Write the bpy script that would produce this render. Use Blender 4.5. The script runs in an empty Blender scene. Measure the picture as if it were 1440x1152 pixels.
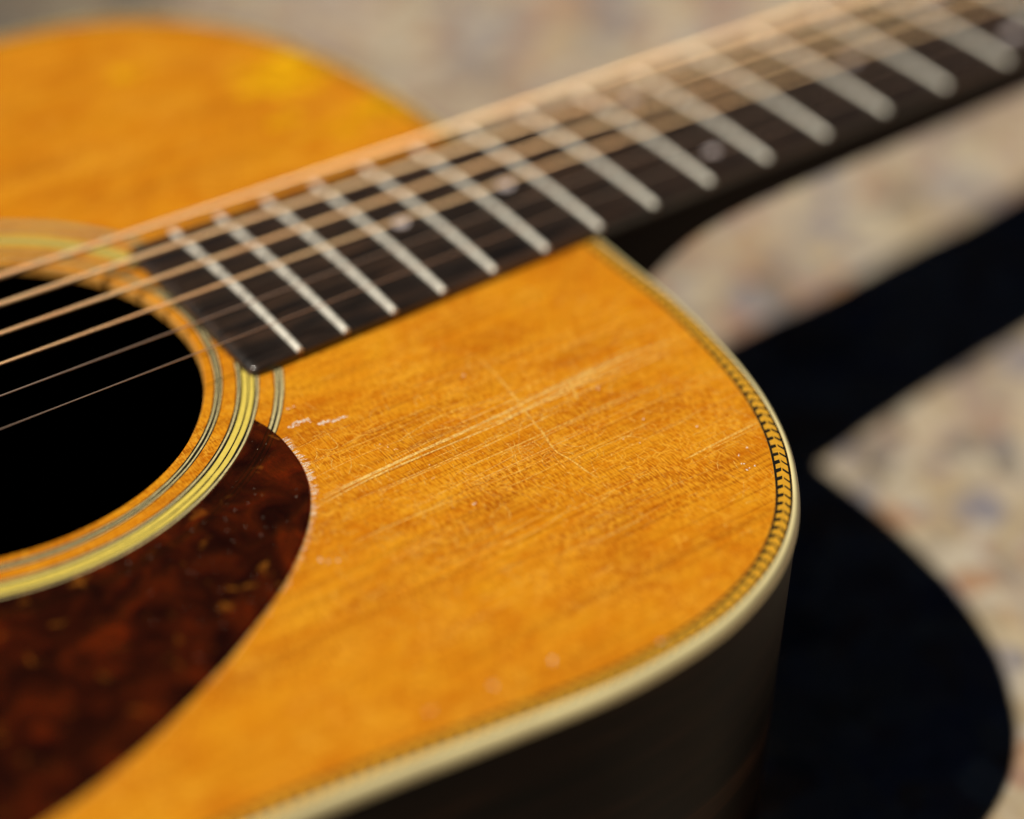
import bpy, bmesh, math, random
import numpy as np
from mathutils import Matrix, Vector, noise
random.seed(7)
rng = np.random.default_rng(7)
sc = bpy.context.scene
MM = 0.001
GROUND_Z = -99.0            # mm below the soundboard at the neck joint
TILT = 0.09                # the body is deeper at the tail, so the top slopes towards the neck

# ------------------------------------------------------------------ camera
cam_d = bpy.data.cameras.new("camera")
cam = bpy.data.objects.new("camera", cam_d)
sc.collection.objects.link(cam)
CAM_POS = np.array([-257.1628, -336.7007, 260.6293])
RV = np.array([2.1505, -0.6898, 0.3605])
def rodrigues(r):
    th = np.linalg.norm(r); k = r / th
    K = np.array([[0, -k[2], k[1]], [k[2], 0, -k[0]], [-k[1], k[0], 0]])
    return np.eye(3) + math.sin(th) * K + (1 - math.cos(th)) * K @ K
R = rodrigues(RV)
M = Matrix.Identity(4)
for r in range(3):
    M[r][0], M[r][1], M[r][2], M[r][3] = R[0][r], -R[1][r], -R[2][r], CAM_POS[r] * MM
cam.matrix_world = M
cam_d.sensor_width = 36.0
cam_d.lens = 36.0 * 2810.4 / 1440.0
cam_d.clip_start = 0.01
cam_d.clip_end = 200.0
cam_d.dof.use_dof = True
cam_d.dof.focus_distance = 0.4105
cam_d.dof.aperture_fstop = cam_d.lens / 24.5
sc.camera = cam

# ------------------------------------------------------------------ sky, sun, exposure
SUN_DIR = Vector((0.772, -0.130, -1.0)).normalized()       # direction the light travels
to_sun = -SUN_DIR
elev = math.asin(to_sun.z)
world = bpy.data.worlds.new("World")
sc.world = world
world.use_nodes = True
wn = world.node_tree
sky = wn.nodes.new("ShaderNodeTexSky")
sky.sky_type = 'NISHITA'
sky.sun_disc = False
sky.sun_elevation = elev
sky.sun_rotation = math.atan2(to_sun.x, to_sun.y)
bg = wn.nodes["Background"]
sky.altitude = 3000.0
sky.air_density = 0.12
sky.dust_density = 0.1
bg.inputs[1].default_value = 0.05
wn.links.new(sky.outputs[0], bg.inputs[0])

sun_d = bpy.data.lights.new("sun", 'SUN')
sun = bpy.data.objects.new("sun", sun_d)
sc.collection.objects.link(sun)
sun_d.energy = 5.0
sun_d.angle = math.radians(0.5)
sun_d.color = (1.0, 0.93, 0.82)
sun.rotation_euler = SUN_DIR.to_track_quat('-Z', 'Y').to_euler()
sun.location = (-1, 0.3, 1.5)

sc.view_settings.view_transform = 'Standard'
sc.view_settings.look = 'None'
sc.view_settings.gamma = 1.0
sc.view_settings.exposure = -0.22

# ------------------------------------------------------------------ node helpers
class NT:
    def __init__(self, name):
        self.m = bpy.data.materials.new(name)
        self.m.use_nodes = True
        self.t = self.m.node_tree
        self.b = self.t.nodes["Principled BSDF"]
        self.out = self.t.nodes["Material Output"]
    def n(self, typ, **kw):
        x = self.t.nodes.new(typ)
        for k, v in kw.items():
            setattr(x, k, v)
        return x
    def l(self, a, b):
        self.t.links.new(a, b)
    def coord(self, scale=(1, 1, 1), loc=(0, 0, 0), rot=(0, 0, 0)):
        c = self.n("ShaderNodeTexCoord")
        m = self.n("ShaderNodeMapping")
        m.inputs['Scale'].default_value = scale
        m.inputs['Location'].default_value = loc
        m.inputs['Rotation'].default_value = rot
        self.l(c.outputs['Object'], m.inputs['Vector'])
        return m.outputs[0]
    def noise(self, vec, scale=1.0, detail=3.0, rough=0.5, dist=0.0):
        x = self.n("ShaderNodeTexNoise")
        x.inputs['Scale'].default_value = scale
        x.inputs['Detail'].default_value = detail
        x.inputs['Roughness'].default_value = rough
        x.inputs['Distortion'].default_value = dist
        self.l(vec, x.inputs['Vector'])
        return x.outputs[0]
    def voronoi(self, vec, scale=1.0, feature='F1', out='Color'):
        x = self.n("ShaderNodeTexVoronoi", feature=feature)
        x.inputs['Scale'].default_value = scale
        self.l(vec, x.inputs['Vector'])
        return x.outputs[out]
    def ramp(self, fac, stops, interp='LINEAR'):
        r = self.n("ShaderNodeValToRGB")
        cr = r.color_ramp
        cr.interpolation = interp
        while len(cr.elements) < len(stops):
            cr.elements.new(0.5)
        for e, (p, c) in zip(cr.elements, stops):
            e.position = p
            e.color = (c[0], c[1], c[2], 1) if not isinstance(c, (int, float)) else (c, c, c, 1)
        self.l(fac, r.inputs[0])
        return r.outputs[0]
    def mix(self, fac, a, b, mode='MIX'):
        x = self.n("ShaderNodeMix", data_type='RGBA', blend_type=mode)
        if isinstance(fac, (int, float)):
            x.inputs[0].default_value = fac
        else:
            self.l(fac, x.inputs[0])
        for s, v in ((x.inputs[6], a), (x.inputs[7], b)):
            if isinstance(v, (tuple, list)):
                s.default_value = (v[0], v[1], v[2], 1)
            else:
                self.l(v, s)
        return x.outputs[2]
    def math(self, op, a, b=None):
        x = self.n("ShaderNodeMath", operation=op)
        for s, v in ((x.inputs[0], a), (x.inputs[1], b)):
            if v is None: continue
            if isinstance(v, (int, float)): s.default_value = v
            else: self.l(v, s)
        return x.outputs[0]
    def bump(self, h, strength=0.3, dist=0.0002, prev=None):
        x = self.n("ShaderNodeBump")
        x.inputs['Strength'].default_value = strength
        x.inputs['Distance'].default_value = dist
        self.l(h, x.inputs['Height'])
        if prev is not None:
            self.l(prev, x.inputs['Normal'])
        return x.outputs[0]
    def set(self, base=None, rough=None, metal=None, normal=None, spec=None, coat=None, coat_rough=None):
        b = self.b
        for key, v in (('Base Color', base), ('Roughness', rough), ('Metallic', metal), ('Normal', normal),
                       ('Specular IOR Level', spec), ('Coat Weight', coat), ('Coat Roughness', coat_rough)):
            if v is None: continue
            s = b.inputs[key]
            if isinstance(v, (int, float)): s.default_value = v
            elif isinstance(v, (tuple, list)): s.default_value = (v[0], v[1], v[2], 1)
            else: self.l(v, s)
        return self.m

# ------------------------------------------------------------------ materials
def mat_spruce():
    t = NT("aged_spruce")
    blot = t.noise(t.coord((38, 70, 38)), 1, 4, 0.55, 0.4)
    base = t.ramp(blot, [(0.30, (0.54, 0.145, 0.005)), (0.47, (0.69, 0.215, 0.006)), (0.60, (0.78, 0.285, 0.009)), (0.76, (0.84, 0.38, 0.012))])
    blot2 = t.noise(t.coord((160, 260, 160), (3, 1, 0)), 1, 3, 0.6, 0.5)
    base = t.mix(t.ramp(blot2, [(0.38, 0.0), (0.70, 0.60)]), base, (0.87, 0.40, 0.018))
    # long dark annual-ring lines, parallel with the neck
    gr = t.noise(t.coord((5, 1250, 10)), 1, 2, 0.6, 0.15)
    grm = t.ramp(gr, [(0.38, 1.0), (0.47, 0.35), (0.56, 0.0)])
    fade = t.ramp(t.noise(t.coord((30, 45, 30), (5, 2, 0)), 1, 2, 0.5), [(0.35, 0.35), (0.60, 1.0)])
    base = t.mix(t.math('MULTIPLY', t.math('MULTIPLY', grm, fade), 0.58), base, (0.34, 0.08, 0.003))
    # cross-grain silk: short ticks at right angles to the grain
    silk = t.noise(t.coord((2900, 520, 500), (0, 0, 0), (0, 0, math.radians(4))), 1, 1.0, 0.4, 0.0)
    silkm = t.ramp(silk, [(0.47, 0.0), (0.62, 1.0)])
    sf = t.ramp(t.noise(t.coord((45, 60, 45), (1, 7, 0)), 1, 3, 0.6), [(0.34, 0.15), (0.6, 0.8)])
    base = t.mix(t.math('MULTIPLY', t.math('MULTIPLY', silkm, sf), 0.85), base, (0.94, 0.45, 0.035))
    silkd = t.ramp(silk, [(0.34, 1.0), (0.49, 0.0)])
    base = t.mix(t.math('MULTIPLY', t.math('MULTIPLY', silkd, sf), 0.7), base, (0.38, 0.09, 0.003))
    wv = t.n("ShaderNodeTexNoise"); wv.inputs['Scale'].default_value = 220; wv.inputs['Detail'].default_value = 3
    cc = t.coord((1, 1, 1)); t.l(cc, wv.inputs['Vector'])
    vm = t.n("ShaderNodeVectorMath", operation='MULTIPLY_ADD')
    t.l(wv.outputs[1], vm.inputs[0]); vm.inputs[1].default_value = (0.006, 0.006, 0.0); t.l(cc, vm.inputs[2])
    ck = t.voronoi(vm.outputs[0], 330, 'DISTANCE_TO_EDGE', 'Distance')
    base = t.mix(1.0, base, (0.93, 0.89, 0.68), "MULTIPLY")
    ckm = t.math('MULTIPLY', t.ramp(ck, [(0.0, 1.0), (0.06, 0.0)]), t.ramp(t.noise(t.coord((55, 75, 55), (2, 9, 1)), 1, 3, 0.6), [(0.44, 0.0), (0.62, 0.62)]))
    base = t.mix(ckm, base, (0.95, 0.47, 0.045))
    h = t.math('ADD', t.math('MULTIPLY', gr, 0.8), silk)
    nrm = t.bump(h, 0.8, 0.00014)
    nrm = t.bump(t.noise(t.coord((900, 900, 900)), 1, 3, 0.6), 0.12, 0.00012, nrm)
    rough = t.ramp(blot2, [(0.3, 0.34), (0.7, 0.5)])
    return t.set(base, rough, 0, nrm, 0.14)

def mat_spruce_edge():
    t = NT("cut_spruce_edge")
    g = t.noise(t.coord((500, 500, 1800)), 1, 3)
    return t.set(t.ramp(g, [(0.35, (0.50, 0.19, 0.02)), (0.65, (0.78, 0.40, 0.08))]), 0.55, 0, t.bump(g, 0.3, 0.0002))

def mat_rosewood():
    t = NT("dark_rosewood")
    g = t.noise(t.coord((12, 12, 160), (0, 0, 0)), 1, 4, 0.6, 0.8)
    base = t.ramp(g, [(0.35, (0.002, 0.001, 0.0006)), (0.55, (0.011, 0.0045, 0.002)), (0.72, (0.045, 0.018, 0.007))])
    return t.set(base, 0.42, 0, t.bump(g, 0.08, 0.0002), 0.06)

def mat_mahogany():
    t = NT("dark_mahogany")
    g = t.noise(t.coord((25, 400, 400)), 1, 4, 0.6)
    return t.set(t.ramp(g, [(0.3, (0.006, 0.003, 0.002)), (0.7, (0.016, 0.007, 0.004))]), 0.5, 0, t.bump(g, 0.1, 0.0002), 0.06)

def mat_fretboard():
    t = NT("worn_fretboard_wood")
    g = t.noise(t.coord((28, 520, 300)), 1, 4, 0.6, 0.5)
    g2 = t.noise(t.coord((90, 170, 90), (4, 0, 0)), 1, 3, 0.6)
    base = t.ramp(g, [(0.32, (0.007, 0.005, 0.004)), (0.50, (0.020, 0.013, 0.009)), (0.66, (0.075, 0.040, 0.024))])
    base = t.mix(t.ramp(g2, [(0.4, 0.0), (0.75, 0.5)]), base, (0.016, 0.012, 0.010))
    pores = t.noise(t.coord((160, 2600, 800)), 1, 2, 0.6)
    base = t.mix(t.ramp(pores, [(0.28, 0.8), (0.40, 0.0)]), base, (0.008, 0.005, 0.003))
    return t.set(base, t.ramp(g2, [(0.3, 0.46), (0.7, 0.60)]), 0, t.bump(pores, 0.25, 0.0001), 0.25, 1.0, 0.15)

def mat_plain(name, col, rough=0.5, metal=0.0, spec=0.5, var=0.12, scale=300, bump=0.1):
    t = NT(name)
    g = t.noise(t.coord((scale, scale, scale)), 1, 3, 0.6)
    lo = tuple(c * (1 - var) for c in col); hi = tuple(min(1, c * (1 + var)) for c in col)
    return t.set(t.ramp(g, [(0.3, lo), (0.7, hi)]), rough, metal, t.bump(g, bump, 0.0001) if bump else None, spec)

def mat_pickguard():
    t = NT("tortoiseshell_celluloid")
    v = t.coord((105, 105, 105), (0.3, 0.1, 0))
    a = t.noise(v, 1, 5, 0.6, 1.1)
    b = t.noise(t.coord((220, 220, 220), (2, 5, 0)), 1, 3, 0.6, 0.6)
    col = t.ramp(a, [(0.34, (0.016, 0.006, 0.004)), (0.47, (0.045, 0.014, 0.006)), (0.58, (0.085, 0.027, 0.008)), (0.72, (0.15, 0.050, 0.010))])
    spot = t.ramp(b, [(0.63, 0.0), (0.72, 0.9)])
    col = t.mix(spot, col, (0.50, 0.17, 0.02))
    bmp = t.bump(t.noise(t.coord((1700, 1700, 1700)), 1, 2, 0.7), 0.10, 0.00008)
    t.set(col, 0.22, 0, bmp, 0.5)
    tr = t.n("ShaderNodeBsdfTransparent")
    t.l(t.mix(t.ramp(a, [(0.4, 0.0), (0.7, 1.0)]), (0.48, 0.22, 0.075), (0.76, 0.43, 0.13)), tr.inputs[0])
    mx = t.n("ShaderNodeMixShader")
    t.l(t.ramp(a, [(0.36, 0.40), (0.66, 0.25)]), mx.inputs[0])
    t.l(tr.outputs[0], mx.inputs[1]); t.l(t.b.outputs[0], mx.inputs[2])
    t.l(mx.outputs[0], t.out.inputs[0])
    return t.m

def mat_scratch(name, col, dens, scale=900):
    t = NT(name)
    t.set(col, 0.5, 0, None, 0.3)
    tr = t.n("ShaderNodeBsdfTransparent")
    mx = t.n("ShaderNodeMixShader")
    g = t.noise(t.coord((scale, scale, scale)), 1, 3, 0.7)
    t.l(t.ramp(g, [(0.34, dens * 0.12), (0.62, dens)]), mx.inputs[0])
    t.l(tr.outputs[0], mx.inputs[1]); t.l(t.b.outputs[0], mx.inputs[2])
    t.l(mx.outputs[0], t.out.inputs[0])
    return t.m

def mat_wound():
    t = NT("bronze_wound_string")
    g = t.noise(t.coord((60, 900, 900)), 1, 3, 0.6)
    return t.set(t.ramp(g, [(0.3, (1.0, 0.60, 0.30)), (0.7, (1.0, 0.74, 0.42))]), 0.40, 0.80)

def mat_ground():
    t = NT("speckled_ground")
    c = t.coord((1, 1, 1))
    wob = t.n("ShaderNodeTexNoise"); wob.inputs['Scale'].default_value = 60; wob.inputs['Detail'].default_value = 3
    t.l(c, wob.inputs['Vector'])
    vm = t.n("ShaderNodeVectorMath", operation='MULTIPLY_ADD')
    t.l(wob.outputs[1], vm.inputs[0]); vm.inputs[1].default_value = (0.012, 0.012, 0.012); t.l(c, vm.inputs[2])
    cell = t.voronoi(vm.outputs[0], 84, 'F1', 'Color')
    sep = t.n("ShaderNodeSeparateColor"); t.l(cell, sep.inputs[0])
    stops = [(0.0, (0.52, 0.40, 0.22)), (0.18, (0.17, 0.18, 0.26)), (0.34, (0.66, 0.57, 0.40)),
             (0.48, (0.44, 0.17, 0.05)), (0.57, (0.46, 0.38, 0.28)), (0.72, (0.36, 0.22, 0.19)), (0.82, (0.05, 0.045, 0.05)), (0.92, (0.76, 0.69, 0.53))]
    col = t.ramp(sep.outputs[0], stops, 'CONSTANT')
    sep2 = t.n("ShaderNodeSeparateColor"); t.l(t.voronoi(vm.outputs[0], 170, 'F1', 'Color'), sep2.inputs[0])
    col = t.mix(0.30, col, t.ramp(sep2.outputs[1], stops, 'CONSTANT'))
    mid = t.noise(c, 26, 4, 0.6, 0.6)
    mcol = t.ramp(mid, [(0.32, (0.18, 0.17, 0.20)), (0.42, (0.38, 0.26, 0.17)), (0.53, (0.52, 0.44, 0.31)), (0.66, (0.38, 0.22, 0.12))])
    col = t.mix(0.25, col, mcol)
    fine = t.noise(c, 900, 3, 0.7)
    col = t.mix(0.12, col, t.ramp(fine, [(0.3, (0.20, 0.16, 0.12)), (0.7, (0.72, 0.62, 0.48))]))
    big = t.noise(c, 5, 3, 0.5)
    col = t.mix(t.ramp(big, [(0.3, 0.0), (0.7, 0.22)]), col, (0.30, 0.25, 0.19))
    shade_dist = t.n("ShaderNodeVectorMath", operation='DISTANCE'); t.l(vm.outputs[0], shade_dist.inputs[0]); shade_dist.inputs[1].default_value = (-0.06, 0.41, -0.10)
    shade_edge = t.math('ADD', shade_dist.outputs['Value'], t.math('MULTIPLY', t.noise(c, 9, 3, 0.6), 0.12))
    col = t.mix(t.ramp(shade_edge, [(0.13, 0.9), (0.25, 0.0)]), col, (0.075, 0.065, 0.042))  # shadow of an unseen object, painted into the ground colour
    d = t.voronoi(vm.outputs[0], 84, 'F1', 'Distance')
    nrm = t.bump(d, 0.25, 0.002)
    nrm = t.bump(fine, 0.3, 0.001, nrm)
    col = t.mix(1.0, col, (0.88, 0.88, 0.89), 'MULTIPLY')
    return t.set(col, 0.9, 0, nrm, 0.15)

SPRUCE = mat_spruce(); SPRUCE_EDGE = mat_spruce_edge(); ROSE = mat_rosewood(); MAHOG = mat_mahogany(); FBOARD = mat_fretboard()
PICK = mat_pickguard()
CREAM = mat_plain("aged_cream_binding", (0.96, 0.83, 0.43), 0.35, var=0.06, scale=120)
IVORY = mat_plain("yellowed_ivory_line", (0.82, 0.64, 0.115), 0.4, var=0.10, scale=500)
PALE = mat_plain("pale_grey_line", (0.66, 0.56, 0.27), 0.4, var=0.25, scale=900)
BLACK = mat_plain("black_line", (0.010, 0.009, 0.006), 0.45, var=0.5, scale=700)
GOLD = mat_plain("golden_maple_inlay", (0.72, 0.36, 0.025), 0.42, var=0.18, scale=900)
NICKEL = mat_plain("nickel_silver_fret", (1.0, 0.92, 0.79), 0.40, 0.30, var=0.08, scale=1500, bump=0.15)
STEEL = mat_plain("plain_steel_string", (0.78, 0.58, 0.44), 0.40, 0.75, var=0.05, bump=0)
BRONZE = mat_wound()
PEARL = mat_plain("pearl_dot", (0.70, 0.62, 0.62), 0.22, var=0.25, scale=600, bump=0.1)
FILLER = mat_plain("brown_fret_slot_filler", (0.20, 0.055, 0.012), 0.5, var=0.3, scale=1500)
BONE = mat_plain("bone", (0.72, 0.64, 0.46), 0.35, var=0.08)
EBONY = mat_plain("ebony", (0.018, 0.015, 0.013), 0.4, var=0.3)
SCR_Y = mat_scratch("worn_lacquer_scratch", (1.0, 0.68, 0.20), 1.0)
SCR_F = mat_scratch("hairline_scratch", (0.97, 0.58, 0.12), 1.0, 1200)
SCR_W = mat_scratch("chipped_lacquer", (1.0, 0.92, 0.76), 1.0, 2500)
PATCH = mat_scratch("painted_yellow_reflection", (0.95, 0.50, 0.004), 1.0, 90)  # yellow reflection put into the colour
DUST = mat_plain("dust_speck", (0.70, 0.58, 0.45), 0.8, var=0.3)
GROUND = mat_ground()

# ------------------------------------------------------------------ mesh helpers
def link(name, me, mat, parent=None, smooth=False):
    o = bpy.data.objects.new(name, me)
    sc.collection.objects.link(o)
    for m in (mat if isinstance(mat, (list, tuple)) else [mat]):
        if m.name not in [x.name for x in me.materials if x]:
            me.materials.append(m)
    if parent is not None:
        o.parent = parent
    if smooth:
        for p in me.polygons: p.use_smooth = True
    return o

def mesh(name, verts, faces, mat, parent=None, smooth=False, mats=None):
    me = bpy.data.meshes.new(name)
    me.from_pydata([tuple(c * MM for c in v) for v in verts], [], faces)
    me.update()
    bm = bmesh.new(); bm.from_mesh(me)
    bmesh.ops.recalc_face_normals(bm, faces=bm.faces)
    bm.to_mesh(me); bm.free()
    o = link(name, me, mat, parent, smooth)
    if mats is not None:
        for p, i in zip(me.polygons, mats): p.material_index = i
    return o

def sweep(loops, closed_path=True, closed_sec=True):
    """loops: list of sections, each a list of 3D points"""
    n, m = len(loops), len(loops[0])
    v = [p for l in loops for p in l]
    f = []
    for i in range(n if closed_path else n - 1):
        a, b = i * m, ((i + 1) % n) * m
        for j in range(m if closed_sec else m - 1):
            k = (j + 1) % m
            f.append((a + j, a + k, b + k, b + j))
    return v, f

def cap(faces, n, m):
    faces.append(tuple(range(m)))
    faces.append(tuple((n - 1) * m + j for j in range(m))[::-1])

# ------------------------------------------------------------------ body outline
HALF = [(0, 0), (0, 14), (0, 29), (-0.5, 43), (-0.8, 56), (-2.7, 71.2), (-5.6, 86.4), (-9.4, 99), (-15.4, 112), (-23.7, 123.7),
        (-31.3, 131.5), (-43.3, 139.4), (-60, 145.1), (-74.6, 146.7), (-88, 146.7), (-114, 143.4), (-133, 140.6), (-152, 138.3), (-175, 136.6),
        (-197, 136.4), (-220, 138.2), (-250, 144.5), (-285, 157), (-320, 174), (-355, 189.5), (-390, 197.5), (-425, 196), (-455, 183),
        (-480, 158), (-497, 120), (-505, 75), (-508, 35), (-508, 0)]
def catmull(P, per=40):
    P = np.array(P, float); out = []
    n = len(P)
    for i in range(n):
        p0, p1, p2, p3 = P[i - 1], P[i], P[(i + 1) % n], P[(i + 2) % n]
        d = [max(1e-6, np.linalg.norm(b - a) ** 0.5) for a, b in ((p0, p1), (p1, p2), (p2, p3))]
        t0, t1 = 0, d[0]; t2 = t1 + d[1]; t3 = t2 + d[2]
        for t in np.linspace(t1, t2, per, endpoint=False):
            A1 = (t1 - t) / (t1 - t0) * p0 + (t - t0) / (t1 - t0) * p1
            A2 = (t2 - t) / (t2 - t1) * p1 + (t - t1) / (t2 - t1) * p2
            A3 = (t3 - t) / (t3 - t2) * p2 + (t - t2) / (t3 - t2) * p3
            B1 = (t2 - t) / (t2 - t0) * A1 + (t - t0) / (t2 - t0) * A2
            B2 = (t3 - t) / (t3 - t1) * A2 + (t - t1) / (t3 - t1) * A3
            out.append((t2 - t) / (t2 - t1) * B1 + (t - t1) / (t2 - t1) * B2)
    return np.array(out)
near = [(x, -y) for x, y in HALF]                      # neck joint -> treble side -> tail
full = near + [(x, y) for x, y in HALF[-2:0:-1]]       # back along the bass side
dense = catmull(full)
def resample(P, n):
    Q = np.vstack([P, P[:1]])
    s = np.r_[0, np.cumsum(np.linalg.norm(np.diff(Q, axis=0), axis=1))]
    t = np.linspace(0, s[-1], n, endpoint=False)
    return np.c_[np.interp(t, s, Q[:, 0]), np.interp(t, s, Q[:, 1])], s[-1]
NO = 900
OUT, PERIM = resample(dense, NO)
for _ in range(6):
    OUT = 0.5 * OUT + 0.25 * (np.roll(OUT, 1, 0) + np.roll(OUT, -1, 0))
TAN = np.roll(OUT, -1, 0) - np.roll(OUT, 1, 0)
TAN /= np.linalg.norm(TAN, axis=1)[:, None]
NRM = np.c_[TAN[:, 1], -TAN[:, 0]]
if (NRM[100] @ (OUT[100] - np.array([-250, 0]))) < 0:
    NRM = -NRM                                          # outward
STEP = PERIM / NO
def ring(o, z):
    q = OUT - NRM * o
    return [(a, b, z) for a, b in q]
def section_ring(sec):
    """sec: list of (inset, z) -> loops round the whole body"""
    Q = [OUT - NRM * o for o, z in sec]
    return [[(Q[j][i][0], Q[j][i][1], sec[j][1]) for j in range(len(sec))] for i in range(NO)]

# ------------------------------------------------------------------ ground
def build_ground():
    g = np.r_[-30, -12, -5, -2, -1.0, np.arange(-0.7, 0.9001, 0.012), 1.2, 2, 5, 12, 30]
    n = len(g)
    X, Y = np.meshgrid(g, g, indexing='ij')
    v = []
    for i in range(n):
        for j in range(n):
            x, y = g[i], g[j]
            z = 0.0
            if abs(x) < 1 and abs(y) < 1:
                z = 2.2 * noise.noise((x * 22, y * 22, 0.3)) + 1.0 * noise.noise((x * 60, y * 60, 4.0))
                inside = 1.0
            v.append((x * 1000, y * 1000, GROUND_Z + TILT * x * 1000 - 2.6 + z))
    f = [(i * n + j, (i + 1) * n + j, (i + 1) * n + j + 1, i * n + j + 1) for i in range(n - 1) for j in range(n - 1)]
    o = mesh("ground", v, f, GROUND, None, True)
    o['kind'] = 'structure'
    o['label'] = 'rough speckled beige ground in sunlight under the guitar'
build_ground()

# ------------------------------------------------------------------ guitar root
guitar = bpy.data.objects.new("acoustic_guitar", None)
sc.collection.objects.link(guitar)
guitar.empty_display_size = 0.05
guitar.location = (0, 0, 0)
guitar['label'] = 'worn amber acoustic guitar lying face up, herringbone edge and tortoiseshell pickguard'
guitar['category'] = 'guitar'

HX, HR = -152.0, 52.6                                  # soundhole centre and radius
BIND_W, BIND_H, PURF_W = 1.65, 3.2, 3.5
EDGE = BIND_W + PURF_W
TOP_T = 2.8

def build_soundboard():
    edge = OUT - NRM * EDGE
    ang = np.unwrap(np.arctan2(edge[:, 1], edge[:, 0] - HX))
    hole = np.c_[HX + HR * np.cos(ang), HR * np.sin(ang)]
    loops = []
    K = 24
    for i in range(NO):
        l = []
        for k in range(K + 1):
            s = (k / K)
            p = hole[i] * (1 - s) + edge[i] * s
            l.append((p[0], p[1], 0.0))
        loops.append(l)
    verts, faces = sweep(loops, True, False)
    mats = [0] * len(faces)
    # softened lip and wall of the hole, underside
    base = len(verts)
    prof = [(HR - 0.02, -0.10), (HR - 0.18, -0.30), (HR - 0.25, -0.7), (HR - 0.25, -TOP_T)]
    for i in range(NO):
        a = ang[i]
        for r, z in prof:
            rr = r + 0.10 * noise.noise((math.cos(a) * 9, math.sin(a) * 9, z))
            verts.append((HX + rr * math.cos(a), rr * math.sin(a), z))
    K1 = K + 1; P = len(prof)
    for i in range(NO):
        n = (i + 1) % NO
        faces.append((i * K1, n * K1, base + n * P, base + i * P)); mats.append(1)
        for j in range(P - 1):
            faces.append((base + i * P + j, base + n * P + j, base + n * P + j + 1, base + i * P + j + 1)); mats.append(1)
    b2 = len(verts)
    for i in range(NO):
        verts.append((edge[i][0], edge[i][1], -TOP_T))
    for i in range(NO):
        n = (i + 1) % NO
        faces.append((base + i * P + P - 1, base + n * P + P - 1, b2 + n, b2 + i)); mats.append(1)
        faces.append((b2 + i, b2 + n, n * K1 + K, i * K1 + K)); mats.append(1)
    return mesh("soundboard", verts, faces, [SPRUCE, SPRUCE_EDGE], guitar, False, mats)
soundboard = build_soundboard()

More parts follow.
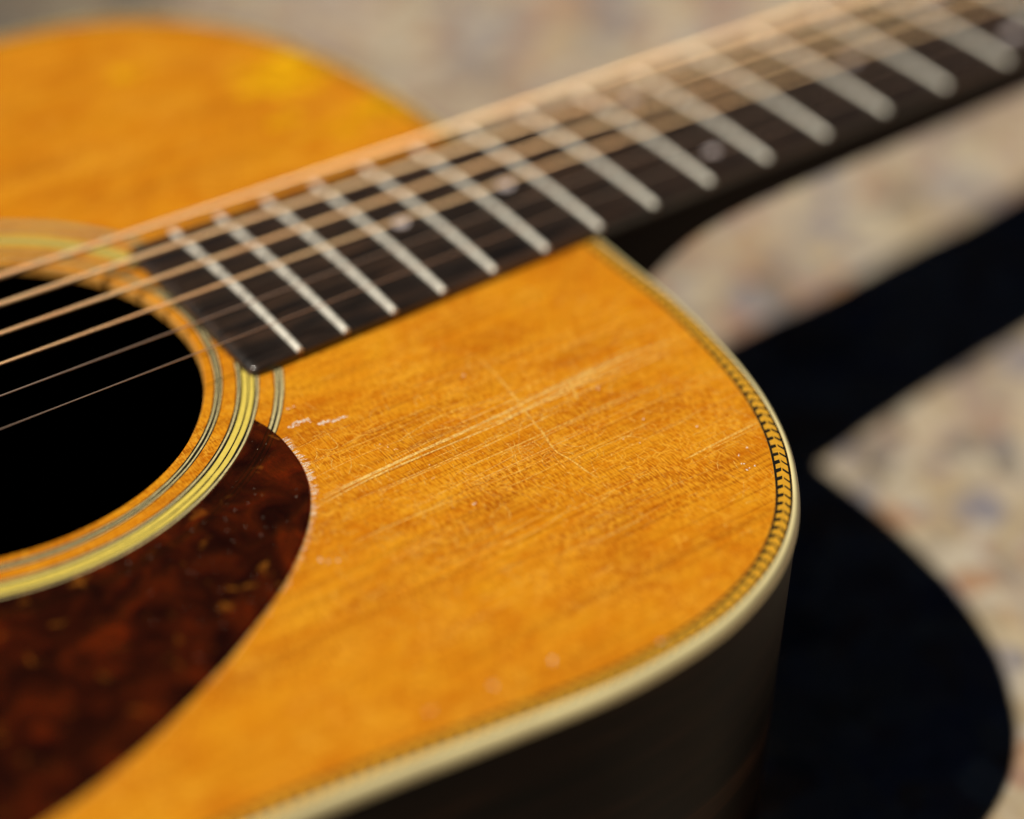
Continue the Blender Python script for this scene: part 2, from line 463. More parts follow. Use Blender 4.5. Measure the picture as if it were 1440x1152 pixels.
def build_edges():
    r, rz = 1.45, 2.5
    sec = [(BIND_W, -BIND_H), (BIND_W, 0.03), (r + 0.02, 0.03)]
    for k in range(1, 13):
        a = k / 12 * math.pi / 2
        sec.append((r - r * math.sin(a), 0.03 - rz * (1 - math.cos(a))))
    sec += [(0.0, -BIND_H)]
    v, f = sweep(section_ring(sec))
    b = mesh("binding", v, f, CREAM, guitar, True)
    b.data.set_sharp_from_angle(angle=math.radians(50))
    # purfling bed
    v, f = sweep(section_ring([(EDGE, -BIND_H), (EDGE, 0.012), (BIND_W, 0.012), (BIND_W, -BIND_H)]))
    p = mesh("purfling", v, f, GOLD, guitar)
    # black border lines and slanting teeth, both a hair proud of the bed
    for o0, o1 in ((EDGE - 0.52, EDGE - 0.02), (BIND_W + 0.05, BIND_W + 0.50)):
        v, f = sweep(section_ring([(o1, -0.2), (o1, 0.030), (o0, 0.030), (o0, -0.2)]))
        mesh("border_line", v, f, BLACK, p)
    V, F = [], []
    per = 2.75
    SLANT = -1
    n = int(PERIM / per)
    def at(s, o, z):
        u = (s / STEP) % NO
        i = int(u); fr = u - i; j = (i + 1) % NO
        q = OUT[i % NO] * (1 - fr) + OUT[j] * fr
        nn = NRM[i % NO] * (1 - fr) + NRM[j] * fr
        q = q - nn * o
        return (q[0], q[1], z)
    mid = BIND_W + PURF_W * 0.5
    for k in range(n):
        s = k * PERIM / n
        if OUT[int(s / STEP) % NO][0] < -300 and k % 1:
            continue
        jit = lambda a: a * random.uniform(-1, 1)
        # chevrons point towards the neck
        for side in (0, 1):
            if side == 0:
                o0, o1 = EDGE - 0.45, mid + 0.17
            else:
                o0, o1 = BIND_W + 0.38, mid - 0.13
            SG = SLANT if OUT[int(s / STEP) % NO][1] < 0 else -SLANT
            # s grows from neck joint along the treble side towards the tail
            w = (1.2 if side == 0 else 0.85) + jit(0.14)
            off = (0.0 if side == 0 else -0.8) + jit(0.08)
            sl = (0.6 if side == 0 else 1.4) + jit(0.12)
            a0 = s + off * SG; a1 = s + (off + sl) * SG
            b = len(V)
            pts = [(a0 - w / 2, o0), (a0 + w / 2, o0), (a1 + w / 2 * 0.9, o1 + jit(0.08)), (a1 - w / 2 * 0.9, o1 + jit(0.08))]
            V += [at(a, o, 0.026) for a, o in pts] + [at(a, o, -0.2) for a, o in pts]
            F += [(b, b + 1, b + 2, b + 3), (b, b + 1, b + 5, b + 4), (b + 1, b + 2, b + 6, b + 5), (b + 2, b + 3, b + 7, b + 6), (b + 3, b, b + 4, b + 7)]
    h = mesh("herringbone_inlay", V, F, BLACK, p)
    h['kind'] = 'stuff'
    # sides, back, linings
    zb = GROUND_Z
    lean = lambda V: [(a, b, c + TILT * a if c < -50 else c) for a, b, c in V]
    v, f = sweep(section_ring([(0.25, -BIND_H), (0.25, zb + 5), (2.4, zb + 5), (2.4, -BIND_H)]))
    v = lean(v)
    mesh("side", v, f, ROSE, guitar, True).data.set_sharp_from_angle(angle=math.radians(50))
    v, f = sweep(section_ring([(0.0, zb + 5), (0.0, zb + 1.5), (1.5, zb), (2.2, zb), (2.2, zb + 5)]))
    v = lean(v)
    mesh("back_binding", v, f, CREAM, guitar)
    lo = ring(2.2, zb + 0.3); hi = ring(2.2, zb + 3.0)
    v = lo + hi
    f = [tuple(range(NO)), tuple(range(NO, 2 * NO))] + [(i, (i + 1) % NO, NO + (i + 1) % NO, NO + i) for i in range(NO)]
    v = lean(v)
    mesh("back", v, f, ROSE, guitar)
    v, f = sweep(section_ring([(2.5, -BIND_H - 0.2), (2.5, -BIND_H - 14), (8.0, -TOP_T - 0.1), (EDGE + .02, -TOP_T - 0.1)]))
    mesh("lining", v, f, MAHOG, guitar)
build_edges()

# ------------------------------------------------------------------ rosette
def annulus(name, r0, r1, z, mat, parent, a0=0, a1=360, n=360, zlow=-0.25, wob=0.0):
    loops = []
    full_ = abs(a1 - a0 - 360) < 1e-6
    m = n if full_ else n + 1
    for i in range(m):
        a = math.radians(a0 + (a1 - a0) * i / n)
        c, s = math.cos(a), math.sin(a)
        w = wob * noise.noise((c * 14, s * 14, r0))
        loops.append([(HX + (r0 + w) * c, (r0 + w) * s, zlow), (HX + (r0 + w) * c, (r0 + w) * s, z), (HX + (r1 + w) * c, (r1 + w) * s, z), (HX + (r1 + w) * c, (r1 + w) * s, zlow)])
    v, f = sweep(loops, full_, True)
    return mesh(name, v, f, mat, parent)
def rosette(r0, r1, strips):
    base = annulus("rosette_ring", r0, r1, 0.012, BLACK, guitar, wob=0.06)
    for a, b, m in strips:
        annulus("ivory_line", a, b, 0.024, m, base, wob=0.06)
rosette(54.5, 56.4, [(54.85, 55.2, PALE), (55.78, 56.1, PALE)])
rosette(59.2, 64.15, [(59.55, 59.95, PALE), (60.5, 61.65, IVORY), (61.98, 63.0, IVORY), (63.5, 63.95, PALE)])
rosette(67.3, 69.5, [(67.6, 68.15, PALE), (68.65, 69.25, PALE)])

# ------------------------------------------------------------------ pickguard
def build_pickguard():
    arc = []
    ri = 64.25
    a_tip = math.degrees(math.atan2(-42.2, 48.4)) ; a_end = -118
    for i in range(40):
        a = math.radians(a_tip + (a_end - a_tip) * i / 39)
        arc.append((HX + ri * math.cos(a), ri * math.sin(a)))
    ctrl = [arc[-1], (-200, -62), (-226, -72), (-246, -88), (-250, -104), (-238, -117), (-215, -119.5), (-186, -115.6), (-166, -110.3), (-147.5, -102.4),
            (-136.4, -96.4), (-124, -88.5), (-113.3, -78.6), (-107, -69.9), (-103.5, -61.3), (-102.2, -51.6), (-102.6, -45.6), (-103.1, -43.4), arc[0]]
    c = np.array(ctrl); out = []
    for i in range(len(c) - 1):
        p0 = c[max(0, i - 1)]; p1 = c[i]; p2 = c[i + 1]; p3 = c[min(len(c) - 1, i + 2)]
        for k in range(8):
            t = k / 8
            out.append(tuple(0.5 * ((2 * p1) + (-p0 + p2) * t + (2 * p0 - 5 * p1 + 4 * p2 - p3) * t * t + (-p0 + 3 * p1 - 3 * p2 + p3) * t ** 3)))
    P = np.array(arc[:-1] + out)
    n = len(P)
    T = np.roll(P, -1, 0) - np.roll(P, 1, 0); T /= np.linalg.norm(T, axis=1)[:, None] + 1e-9
    Nn = np.c_[T[:, 1], -T[:, 0]]
    cen = P.mean(0)
    if sum((Nn * (P - cen)).sum(1)) < 0: Nn = -Nn
    zt = 0.62
    rings_ = [(0.0, 0.035), (0.0, zt - 0.22), (0.22, zt - 0.05), (0.42, zt)]
    v = []
    for o, z in rings_:
        v += [(q[0], q[1], z) for q in P - Nn * o]
    f = []
    for j in range(len(rings_) - 1):
        for i in range(n):
            k = (i + 1) % n
            f.append((j * n + i, j * n + k, (j + 1) * n + k, (j + 1) * n + i))
    f.append(tuple(range((len(rings_) - 1) * n, len(rings_) * n)))
    f.append(tuple(range(n))[::-1])
    mesh("pickguard", v, f, PICK, guitar)
    return P, Nn
PG, PGN = build_pickguard()

# ------------------------------------------------------------------ fretboard, frets, dots
SCALE_L = 645.2
def fx(n): return SCALE_L * (2 ** (-n / 12) - 2 ** (-14 / 12))
def hw(x): return 27.6 - 6.2 / 357.8 * x
FB_END, NUT_X = -96.6, 357.8
FB_R = 406.0
def fbz(y): return 3.25 - y * y / (2 * FB_R)
def build_fretboard():
    xs = [FB_END + 2.6 * (1 - math.cos(k / 14 * math.pi / 2)) for k in range(15)] + [FB_END + 3.4] + list(np.linspace(FB_END + 5, NUT_X, 60))
    loops = []
    for i, x in enumerate(xs):
        w = hw(x)
        e = x - FB_END
        drop = 1.5 * (1 - math.sqrt(max(0, 1 - (1 - min(e, 2.6) / 2.6) ** 2)))
        nar = 2.6 * (1 - math.sqrt(max(0, 1 - (1 - min(e, 2.6) / 2.6) ** 2)))
        sec = [(-w + nar, 0.035)]
        rr = 0.6 + 0.9 * max(0, 1 - e / 6)
        rr = min(rr, fbz(w) - drop - 0.1)
        wt = w - nar
        sec.append((-wt, fbz(w) - rr - drop))
        for k in range(1, 7):
            a = k / 6 * math.pi / 2
            sec.append((-wt + rr * (1 - math.cos(a)), fbz(w) - rr + rr * math.sin(a) - drop))
        for y in np.linspace(-wt + 2, wt - 2, 15):
            sec.append((y, fbz(y) - drop))
        for k in range(6, 0, -1):
            a = k / 6 * math.pi / 2
            sec.append((wt - rr * (1 - math.cos(a)), fbz(w) - rr + rr * math.sin(a) - drop))
        sec.append((wt, fbz(w) - rr - drop)); sec.append((wt, 0.035))
        loops.append([(x, y, z) for y, z in sec])
    v, f = sweep(loops, False, True)
    cap(f, len(loops), len(loops[0]))
    o = mesh("fretboard", v, f, FBOARD, guitar, True)
    o.data.set_sharp_from_angle(angle=math.radians(45))
    return o
fretboard = build_fretboard()

def build_fret(n):
    x0 = fx(n); w = hw(x0) - 0.15
    fw, fh = 0.78, 0.95
    ys = [-w, -w + 0.12, -w + 0.35, -w + 0.8] + list(np.linspace(-w + 1.0, w - 1.0, int((2 * w - 2) / (0.13 if n > 5 else 2.0)))) + [w - 0.8, w - 0.35, w - 0.12, w]
    loops = []
    for y in ys:
        e = min(w - abs(y), 0.8) / 0.8
        rip = 0.010 * random.uniform(-1, 1) if n > 5 else 0
        k = 0.30 + 0.70 * math.sqrt(max(0, 1 - (1 - e) ** 2))
        sec = []
        for j in range(13):
            a = math.pi * j / 12
            sec.append((x0 - fw * math.cos(a), y, fbz(y) - 0.03 + rip * math.sin(a) + fh * k * math.sin(a) ** 0.85))
        sec.append((x0 + fw, y, fbz(y) - 0.5)); sec.append((x0 - fw, y, fbz(y) - 0.5))
        loops.append(sec)
    v, f = sweep(loops, False, True)
    cap(f, len(loops), len(loops[0]))
    mesh("fret", v, f, NICKEL, fretboard, False)
    # filled slot end showing on each edge of the board
    for s in (-1, 1):
        yy = s * hw(x0)
        z1 = fbz(yy) - 0.55; z0 = 0.25
        a, b, d = 0.38, 0.03, 0.4
        V = [(x0 + sx * a, yy + s * (b if o else -d), z) for z in (z0, z1) for o in (0, 1) for sx in (-1, 1)]
        F = [(0, 1, 3, 2), (4, 6, 7, 5), (0, 2, 6, 4), (1, 5, 7, 3), (2, 3, 7, 6), (0, 4, 5, 1)]
        mesh("fret_slot_end", V, F, FILLER, fretboard)
for n in range(20, 0, -1):
    build_fret(n)

def disc(name, x, y, z0, r, h, mat, parent, n=24):
    v = [(x + r * math.cos(2 * math.pi * i / n), y + r * math.sin(2 * math.pi * i / n), z) for z in (z0, z0 + h) for i in range(n)]
    f = [tuple(range(n))[::-1], tuple(range(n, 2 * n))] + [(i, (i + 1) % n, n + (i + 1) % n, n + i) for i in range(n)]
    return mesh(name, v, f, mat, parent)
for n, ys in ((17, (0.6,)), (15, (0.4,)), (12, (-15.5, 16.5)), (9, (0,)), (7, (-14, 14)), (5, (0,)), (3, (0,))):
    for y in ys:
        r = 2.0 if n != 7 else 3.2
        disc("position_dot", (fx(n) + fx(n - 1)) / 2, y, fbz(y) - 0.5, r, 0.52, PEARL, fretboard)

# ------------------------------------------------------------------ neck, nut, headstock
def build_neck():
    xs = list(np.linspace(0.15, 80, 50)) + list(np.linspace(84, NUT_X, 30))
    loops = []
    for x in xs:
        w = hw(x) - 0.1
        d = 20.5 + 66.0 * math.exp(-(x / 17.0) ** 1.25) + 1.5 * (1 - x / NUT_X)
        heel = math.exp(-(x / 17.0) ** 1.25)
        sec = []
        for k in range(25):
            a = math.pi * k / 24
            c, s = math.cos(a), math.sin(a)
            e = 0.92 * (1 - heel) + 0.8 * heel
            y = -w * (abs(c) ** e) * (1 if c > 0 else -1)
            z = 0.02 - d * (s ** (0.9 + 0.35 * heel))
            sec.append((x, y, z))
        loops.append(sec)
    v, f = sweep(loops, False, True)
    cap(f, len(loops), 25)
    mesh("neck", v, f, MAHOG, guitar, True).data.set_sharp_from_angle(angle=math.radians(60))
build_neck()

def box(name, x0, x1, y0, y1, z0, z1, mat, parent, bev=0.4):
    bm = bmesh.new()
    bmesh.ops.create_cube(bm, size=1)
    for v in bm.verts:
        v.co = Vector((((x0 + x1) / 2 + v.co.x * (x1 - x0)) * MM, ((y0 + y1) / 2 + v.co.y * (y1 - y0)) * MM, ((z0 + z1) / 2 + v.co.z * (z1 - z0)) * MM))
    bmesh.ops.bevel(bm, geom=list(bm.edges), offset=bev * MM, segments=2, affect='EDGES', profile=0.6)
    me = bpy.data.meshes.new(name); bm.to_mesh(me); bm.free()
    return link(name, me, mat, parent)
box("nut", NUT_X + 0.05, NUT_X + 5.5, -21.3, 21.3, -0.5, 5.0, BONE, guitar)
def build_headstock():
    prof = [(NUT_X + 5.6, 21.4), (NUT_X + 16, 27), (NUT_X + 30, 31), (NUT_X + 190, 37), (NUT_X + 192, 36)]
    v = []
    def pt(x, y, dz):
        return (x, y, 1.0 - (x - NUT_X - 5.6) * math.tan(math.radians(15)) + dz)
    for dz in (0, -14):
        v += [pt(x, -y, dz) for x, y in prof] + [pt(x, y, dz) for x, y in prof[::-1]]
    n = len(prof) * 2
    f = [tuple(range(n)), tuple(range(n, 2 * n))[::-1]] + [(i, (i + 1) % n, n + (i + 1) % n, n + i) for i in range(n)]
    h = mesh("headstock", v, f, ROSE, guitar)
    posts = []
    for s in (-1, 1):
        for i in range(3):
            x = NUT_X + 45 + 50 * i; y = s * (24 + 2 * i)
            z = pt(x, y, 0)[2]
            tm = disc("tuning_post", x, y, z - 1, 3, 8, NICKEL, h, 16)
            loops = []
            for k in range(9):
                t = k / 8
                r = 1.4 if k < 3 else 6.0 * math.sin(math.pi * (0.25 + 0.72 * (k - 3) / 5)) + 0.5
                yy = s * (33 + 4 + 22 * t)
                loops.append([(x + r * 1.25 * math.cos(2 * math.pi * j / 12), yy, z - 8 + r * 0.5 * math.sin(2 * math.pi * j / 12)) for j in range(12)])
            vv, ff = sweep(loops, False, True); cap(ff, 9, 12)
            mesh("tuning_button", vv, ff, NICKEL, h, True)
            posts.append((x, y, z + 4))
    return posts
POSTS = build_headstock()

# ------------------------------------------------------------------ bridge and strings
SADDLE_X = NUT_X - SCALE_L - 2
def build_bridge():
    xs = np.linspace(-78, 78, 40)
    loops = []
    for y in xs:
        a = abs(y)
        hgt = 8.0 if a < 42 else 8.0 - 5.5 * min(1, (a - 42) / 14)
        wv = 14 if a < 40 else 14 - 3.5 * min(1, (a - 40) / 20)
        cx = SADDLE_X - 6
        b = 1.2
        loops.append([(cx - wv, y, 0.03), (cx - wv, y, hgt - b), (cx - wv + b, y, hgt), (cx + wv - b, y, hgt - 0.6), (cx + wv, y, hgt - b - 0.6), (cx + wv, y, 0.03)])
    v, f = sweep(loops, False, True); cap(f, len(loops), 6)
    b = mesh("bridge", v, f, EBONY, guitar)
    box("saddle", SADDLE_X - 1.3, SADDLE_X + 1.3, -36, 36, 5, 9.2, BONE, b, 0.3)
    for i in range(6):
        disc("bridge_pin", SADDLE_X - 13, -27 + 10.8 * i, 6, 3.0, 3.2, BONE, b, 16)
build_bridge()
DIAM = [0.30, 0.42, 0.74, 0.98, 1.28, 1.58]
def tube(name, pts, r, mat, parent, n=10):
    loops = []
    P = [np.array(p, float) for p in pts]
    for i, p in enumerate(P):
        t = P[min(i + 1, len(P) - 1)] - P[max(i - 1, 0)]; t /= np.linalg.norm(t)
        u = np.cross(t, (0, 0, 1.0)); u /= np.linalg.norm(u); w = np.cross(u, t)
        loops.append([tuple(p + r * (math.cos(2 * math.pi * k / n) * u + math.sin(2 * math.pi * k / n) * w)) for k in range(n)])
    v, f = sweep(loops, False, True); cap(f, len(loops), n)
    return mesh(name, v, f, mat, parent, True)
def wound(pts, r, i):
    pitch = (0, 0, 0.24, 0.28, 0.33, 0.38)[i]
    a, b = np.array(pts[1]), np.array(pts[-4 + 1])
    P = [np.array(q, float) for q in pts[:2]]
    rad = [r, r]
    a, b = np.array(pts[1], float), np.array((NUT_X + 1, pts[-3][1], pts[-3][2]), float)
    L_ = b[0] - a[0]
    x = -185.0
    P.append(a + (b - a) * ((x - a[0]) / L_)); rad.append(r)
    ph = 0
    while x < 215:
        P.append(a + (b - a) * ((x - a[0]) / L_)); rad.append(r - pitch * (0.29, 0.05, 0.0, 0.05)[ph])
        x += pitch / 4; ph = (ph + 1) % 4
    P += [np.array(q, float) for q in pts[-3:]]; rad += [r] * 3
    P = np.array(P); rad = np.array(rad); n = 9
    T = np.gradient(P, axis=0); T /= np.linalg.norm(T, axis=1)[:, None]
    U = np.cross(T, (0, 0, 1.0)); U /= np.linalg.norm(U, axis=1)[:, None]; W = np.cross(U, T)
    ang = 2 * np.pi * np.arange(n) / n
    V = P[:, None, :] + rad[:, None, None] * (np.cos(ang)[None, :, None] * U[:, None, :] + np.sin(ang)[None, :, None] * W[:, None, :])
    V = (V.reshape(-1, 3) * MM)
    m = len(P); I, J = np.meshgrid(np.arange(m - 1), np.arange(n), indexing='ij'); J2 = (J + 1) % n
    F = np.stack([I * n + J, (I + 1) * n + J, (I + 1) * n + J2, I * n + J2], -1).reshape(-1, 4)
    me = bpy.data.meshes.new("string")
    me.from_pydata(V.tolist(), [], F.tolist())
    me.update()
    return link("string", me, BRONZE, guitar)
for i in range(6):
    yn, ys = -17.5 + 7 * i, -27 + 10.8 * i
    r = DIAM[i] / 2
    zn, zs = 5.0 + r, 9.3 + r
    pts = [(SADDLE_X - 12, ys, 7.0), (SADDLE_X, ys, zs)]
    for t in np.linspace(0.02, 0.98, 30):
        pts.append((SADDLE_X + (NUT_X + 1 - SADDLE_X) * t, ys + (yn - ys) * t, zs + (zn - zs) * t))
    pts.append((NUT_X + 1, yn, zn)); pts.append((NUT_X + 5, yn * 1.02, zn - 0.4))
    k = i if i < 3 else 5 - i
    post = POSTS[k] if i < 3 else POSTS[3 + k]
    pts.append((post[0], post[1] - (3 if i < 3 else -3), post[2]))
    s = wound(pts, r, i) if i >= 2 else tube("string", pts, r, STEEL, guitar)
    s['label'] = ['thinnest plain steel string', 'thin plain steel string', 'thin bronze wound string', 'bronze wound string', 'thick bronze wound string', 'thickest bronze wound string'][i]

# ------------------------------------------------------------------ wear and a painted reflection on the soundboard
def smooth_line(p, per=10):
    p = [np.array(q, float) for q in p]
    if len(p) == 2:
        return [p[0] + (p[1] - p[0]) * k / per for k in range(per + 1)]
    out = []
    for i in range(len(p) - 1):
        p0 = p[max(0, i - 1)]; p1 = p[i]; p2 = p[i + 1]; p3 = p[min(len(p) - 1, i + 2)]
        for k in range(per):
            t = k / per
            out.append(0.5 * ((2 * p1) + (-p0 + p2) * t + (2 * p0 - 5 * p1 + 4 * p2 - p3) * t * t + (-p0 + 3 * p1 - 3 * p2 + p3) * t ** 3))
    out.append(p[-1])
    return out
_hx = np.array([p[0] for p in HALF[3:20]])[::-1]; _hy = np.array([p[1] for p in HALF[3:20]])[::-1]
def inside_top(p):
    return abs(p[1]) < np.interp(p[0], _hx, _hy) - EDGE - 0.3 and p[0] < -6.6 if abs(p[1]) > 50 else p[0] < -6.6
class Ribbons:
    def __init__(self): self.v = []; self.f = []; self.k = 0
    def lift(self):
        self.k += 1
        return (self.k * 0.618034 % 1) * 0.016
    def add(self, pts, w, z=0.02, taper=True, jit=0.25):
        b = len(self.v); n = len(pts); z += self.lift()
        pts = [p for p in pts if inside_top(p)]; n = len(pts)
        if n < 3: return
        for i, p in enumerate(pts):
            t = pts[min(i + 1, n - 1)] - pts[max(0, i - 1)]; t = t / (np.linalg.norm(t) + 1e-9)
            u = np.array([-t[1], t[0]])
            s = w / 2 * (1 + jit * random.uniform(-1, 1))
            if taper: s *= min(1, 0.25 + 4 * min(i, n - 1 - i) / n)
            for sg in (-1, 1):
                q = p + sg * u * s
                self.v.append((q[0], q[1], z))
        for i in range(n - 1):
            self.f.append((b + 2 * i, b + 2 * i + 1, b + 2 * i + 3, b + 2 * i + 2))
    def blob(self, x, y, r, z=0.022, el=1.0, n=7):
        b = len(self.v); a0 = random.random() * 6; z += self.lift()
        for i in range(n):
            a = a0 + 2 * math.pi * i / n; q = r * random.uniform(0.55, 1.2)
            self.v.append((x + el * q * math.cos(a), y + q * math.sin(a), z))
        self.f.append(tuple(range(b, b + n)))
    def build(self, name, mat, parent):
        o = mesh(name, self.v, self.f, mat, parent)
        o['kind'] = 'stuff'
        return o

main = [[(-104.34, -70.77), (-88.2, -70.29), (-71.66, -69.91), (-60.58, -69.72), (-48.75, -68.94), (-26.99, -68.46), (-10.27, -70.33)],
        [(-106.99, -72.91), (-96.95, -71.88), (-86.89, -71.48), (-62.27, -72.07), (-54.19, -71.18), (-36.42, -70.42), (-22.3, -70.1)],
        [(-105.38, -71.64), (-93.25, -70.64), (-79.16, -70.41), (-68.41, -70.43)], [(-102.12, -71.24), (-89.9, -70.77), (-81.01, -70.54)]]
mid = [[(-79.04, -80.53), (-74.74, -79.94), (-61.25, -80.01), (-56.4, -79.93), (-48.89, -79.89), (-41.11, -79.66), (-27.72, -80.46)],
       [(-106.56, -86.13), (-96.61, -86.16), (-83.35, -86.73)],
       [(-52.26, -50.98), (-52.58, -58.61), (-53.83, -66.33), (-55.56, -75.56), (-56.09, -79.27), (-57.58, -85.69), (-56.77, -90.2), (-56.29, -95.54), (-55.38, -98.37)],
       [(-40.37, -67.99), (-41.92, -71.54), (-43.33, -75.12)], [(-37.65, -103.5), (-26.04, -103.04), (-15.92, -102.78)],
       [(-56.03, -83.64), (-54.32, -86.26), (-52.64, -87.71), (-50.63, -88.25)], [(-64.33, -72.39), (-70.03, -67.56), (-76.26, -66.14)],
       [(-82.42, -64.73), (-72.35, -63.03), (-63.4, -63.3)], [(-93.09, -59.59), (-87.45, -58.94), (-81.64, -59.5)]]
loop = [[(-98.14, -55.8), (-97.19, -57.88), (-95.15, -59.29), (-93.57, -58.98), (-93.29, -56.32), (-93.38, -53.67), (-95.44, -52.24)],
        [(-99.73, -60.04), (-98.65, -59.12), (-97.91, -57.37)], [(-102.59, -59.73), (-100.81, -60.97), (-100.58, -63.34)],
        [(-96.63, -61.92), (-98.08, -63.7), (-98.1, -66.45)], [(-93.14, -62.95), (-94.75, -66.01), (-96.8, -68.17)]]
dab = [[(-98.71, -48.23), (-96.62, -47.64), (-95.39, -47.91), (-94.04, -47.97)], [(-92.85, -50.85), (-91.36, -50.71), (-89.77, -51.52), (-86.91, -51.74)]]
spots = [(-81.18, -89.83, .55), (-58.35, -53.99, .4), (-115.04, -86.72, .4), (-113.69, -87.91, .35), (-112.24, -88.68, .35), (-27.41, -108.65, .35), (-28.4, -111.33, .4),
         (-28.78, -113.3, .4), (-26.97, -113.44, .45), (-24.41, -107.9, .3), (-83.1, -78.8, .2), (-81.52, -74.94, .2), (-86.21, -63.52, .22), (-85.15, -65.12, .2), (-84.45, -66.73, .22),
         (-36.01, -88.25, .25), (-43.65, -91.09, .2), (-41.59, -93.96, .25), (-94.34, -42.44, .3), (-95.58, -42.47, .3), (-28.3, -96.53, .3), (-107.08, -133.22, .5), (-94.92, -134.09, .6),
         (-119.92, -131.64, .5), (-74.94, -142.0, .6), (-36.55, -74.34, .5)]

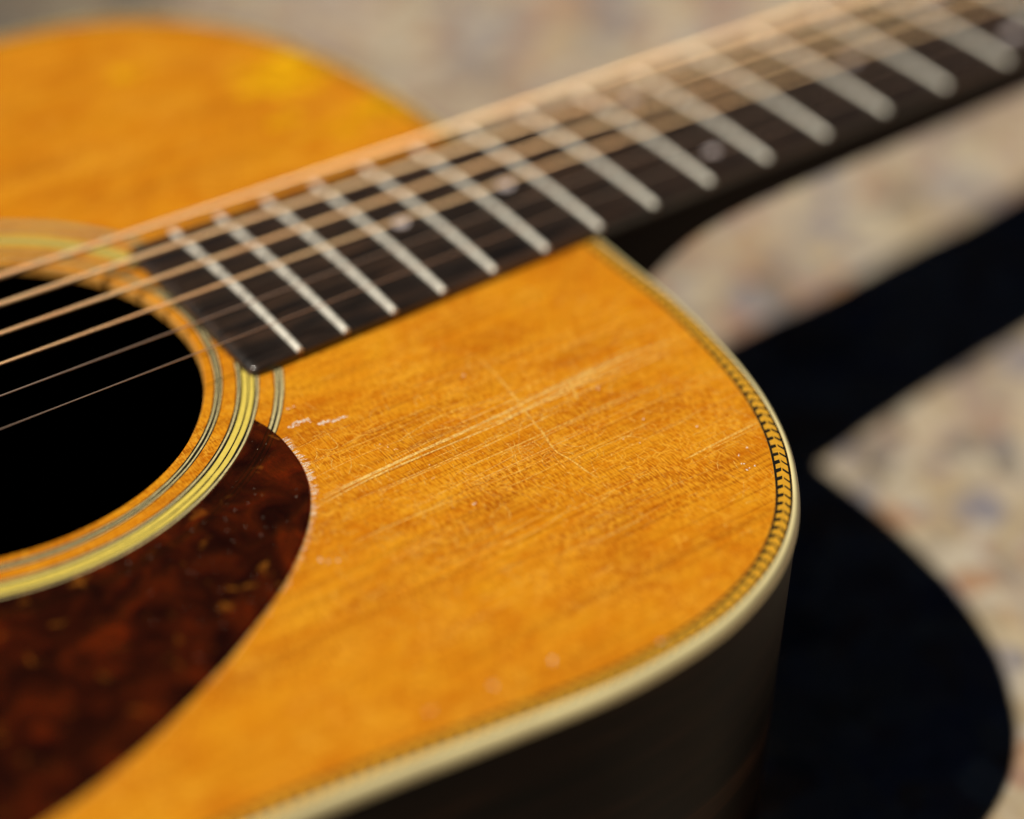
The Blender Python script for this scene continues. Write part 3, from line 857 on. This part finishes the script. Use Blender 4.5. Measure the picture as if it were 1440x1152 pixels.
def build_wear_and_reflection():
    A = Ribbons()
    for i, l in enumerate(main):
        A.add(smooth_line(l), [0.50, 0.42, 0.28, 0.24][i])
    for k in range(12):
        x0 = random.uniform(-106, -60); y0 = random.uniform(-86, -64)
        L = random.uniform(14, 45)
        A.add(smooth_line([(x0, y0), (x0 + L / 2, y0 + random.gauss(0.2, .3)), (x0 + L, y0 + random.gauss(0.5, 0.5))]), random.uniform(0.09, 0.2), 0.016)
    for k in range(16):                                  # broad worn band made of many strokes
        x0 = random.uniform(-75, -40); y0 = random.gauss(-69.8, 1.3)
        A.add(smooth_line([(x0, y0), (x0 + random.uniform(10, 32), y0 + random.uniform(-1, 1.2))]), random.uniform(0.12, 0.3), 0.018)
    A.build("scratch_marks", SCR_Y, soundboard)
    B = Ribbons()
    for i, l in enumerate(mid):
        B.add(smooth_line(l), [0.34, 0.36, 0.40, 0.5, 0.5, 0.2, 0.16, 0.3, 0.16][i])
    for l in loop:
        B.add(smooth_line(l), 0.17)
    for k in range(950):                                 # hairlines
        x = random.uniform(-118, -10); y = random.gauss(-82, 22)
        if y > -33 or y < -138: continue
        if math.hypot(x - HX, y) < 73: continue
        L = random.choice((1, 1, 2, 2, 3, 5)) * random.uniform(0.5, 1.4)
        a = random.choice((0, 0, 1.57, 1.57, 1.3, 1.8, random.uniform(0, 3.14))) + random.gauss(0, 0.15)
        d = np.array([math.cos(a), math.sin(a)]); nn = np.array([-d[1], d[0]])
        p = np.array([x, y]); c = random.gauss(0, 0.22)
        pts = [p + d * L * t + nn * c * L * t * t for t in np.linspace(0, 1, 7)]
        B.add(pts, random.uniform(0.06, 0.17), 0.016)
    for k in range(46):                                  # longer curling hairline scratches
        x = random.uniform(-104, -24); y = random.gauss(-84, 12)
        a = random.uniform(0, 6.28); L = random.uniform(2.5, 9); c = random.gauss(0, 0.35)
        pts = [np.array([x, y])]
        for q in range(12):
            a += c * L / 12 + random.gauss(0, 0.06)
            pts.append(pts[-1] + np.array([math.cos(a), math.sin(a)]) * L / 12)
        if min(math.hypot(p[0] - HX, p[1]) for p in pts) > 88:
            B.add(pts, random.uniform(0.09, 0.17), 0.018)
    for k in range(60):
        x = random.uniform(-110, -20); y = random.uniform(-118, -50)
        L = random.uniform(8, 30)
        B.add(smooth_line([(x, y), (x + L / 2, y + random.gauss(0, .3)), (x + L, y + random.gauss(0, 0.6))]), random.uniform(0.07, 0.18), 0.014)
    C = Ribbons()
    n = len(PG)
    for i in range(n):                                   # chipped lacquer along the pickguard edge
        x, y = PG[i]
        if not (-150 < x < -101 and y < -51): continue
        if math.hypot(x - HX, y) < 66: continue
        near_ = max(0, 1 - abs(y + 62) / 42)
        for k in range(7):
            if random.random() > 0.25 + 0.7 * near_: continue
            j = (i + 1) % n; t = random.random()
            p = PG[i] * (1 - t) + PG[j] * t
            L = random.uniform(0.3, 1.5) * (0.4 + near_)
            d = PGN[i] * 0.6 + np.array([1.0, random.gauss(0.1, .25)]) * 0.6
            C.add([p + d * (L * s) for s in (0, .4, .75, 1)], random.uniform(0.06, 0.20), 0.022)
    run = []
    for i in range(n):
        x, y = PG[i]
        if -232 < x < -103 and y < -68 and math.hypot(x - HX, y) > 66:
            run.append(PG[i] + PGN[i] * (0.28 + 0.12 * noise.noise((x * 0.5, y * 0.5, 0))))
    B.add(run, 0.30, 0.02, True, 0.6)
    for l in dab:
        q = smooth_line(l)
        for p in q:
            for k in range(2):
                C.blob(p[0] + random.gauss(0, .25), p[1] + random.gauss(0, .3), random.uniform(.08, .25), el=1.5)
    for x, y, r in spots:
        for k in range(3):
            C.blob(x + random.gauss(0, r * .6), y + random.gauss(0, r * .6), r * random.uniform(.3, .8))
    B.build("hairline_scratches", SCR_F, soundboard)
    C.build("lacquer_chips", SCR_W, soundboard)
    D = Ribbons()  # reflection on the far shoulder, painted as yellow ribbons
    for l, w in (([(-33.4, 90.1), (-18.7, 90.0), (-9.5, 87.0)], 9), ([(-30.65, 79.2), (-22.04, 78.95), (-12.98, 77.63)], 11), ([(-24, 84), (-9.5, 79)], 14),
                 ([(-19.5, 54.3), (-9.6, 53.3), (-7.2, 46)], 10), ([(-23.1, 87.2), (-14.2, 83.6)], 10), ([(-60, 108), (-48, 108)], 6), ([(-40, 62), (-28, 63)], 5)):
        D.add(smooth_line(l), w, 0.016, True, 0.35)
    for k in range(26):
        x = random.uniform(-34, -10); y = random.choice((82, 88, 78, 54, 50)) + random.gauss(0, 3)
        if x > -14 and y > 80: x -= 6
        D.add(smooth_line([(x - random.uniform(4, 9), y), (x, y + random.gauss(0, .4)), (x + random.uniform(2, 4), y)]), random.uniform(0.8, 2.4), 0.034)
    D.build("painted_reflections", PATCH, soundboard)
    E = Ribbons()
    for k in range(130):
        i = random.randrange(n)
        x = random.uniform(-150, -103); y = random.uniform(-100, -44)
        r = math.hypot(x - HX, y)
        if r < 65 : continue
        inside = False
        for a in range(n):
            b = (a + 1) % n
            if (PG[a][1] > y) != (PG[b][1] > y) and x < (PG[b][0] - PG[a][0]) * (y - PG[a][1]) / (PG[b][1] - PG[a][1]) + PG[a][0]:
                inside = not inside
        if inside:
            E.blob(x, y, random.uniform(0.03, 0.11), 0.64)
        else:
            E.blob(x + 40 * random.random(), y, random.uniform(0.03, 0.08), 0.024)
    E.build("dust_specks", DUST, soundboard)
build_wear_and_reflection()
sc.cycles.use_denoising = True
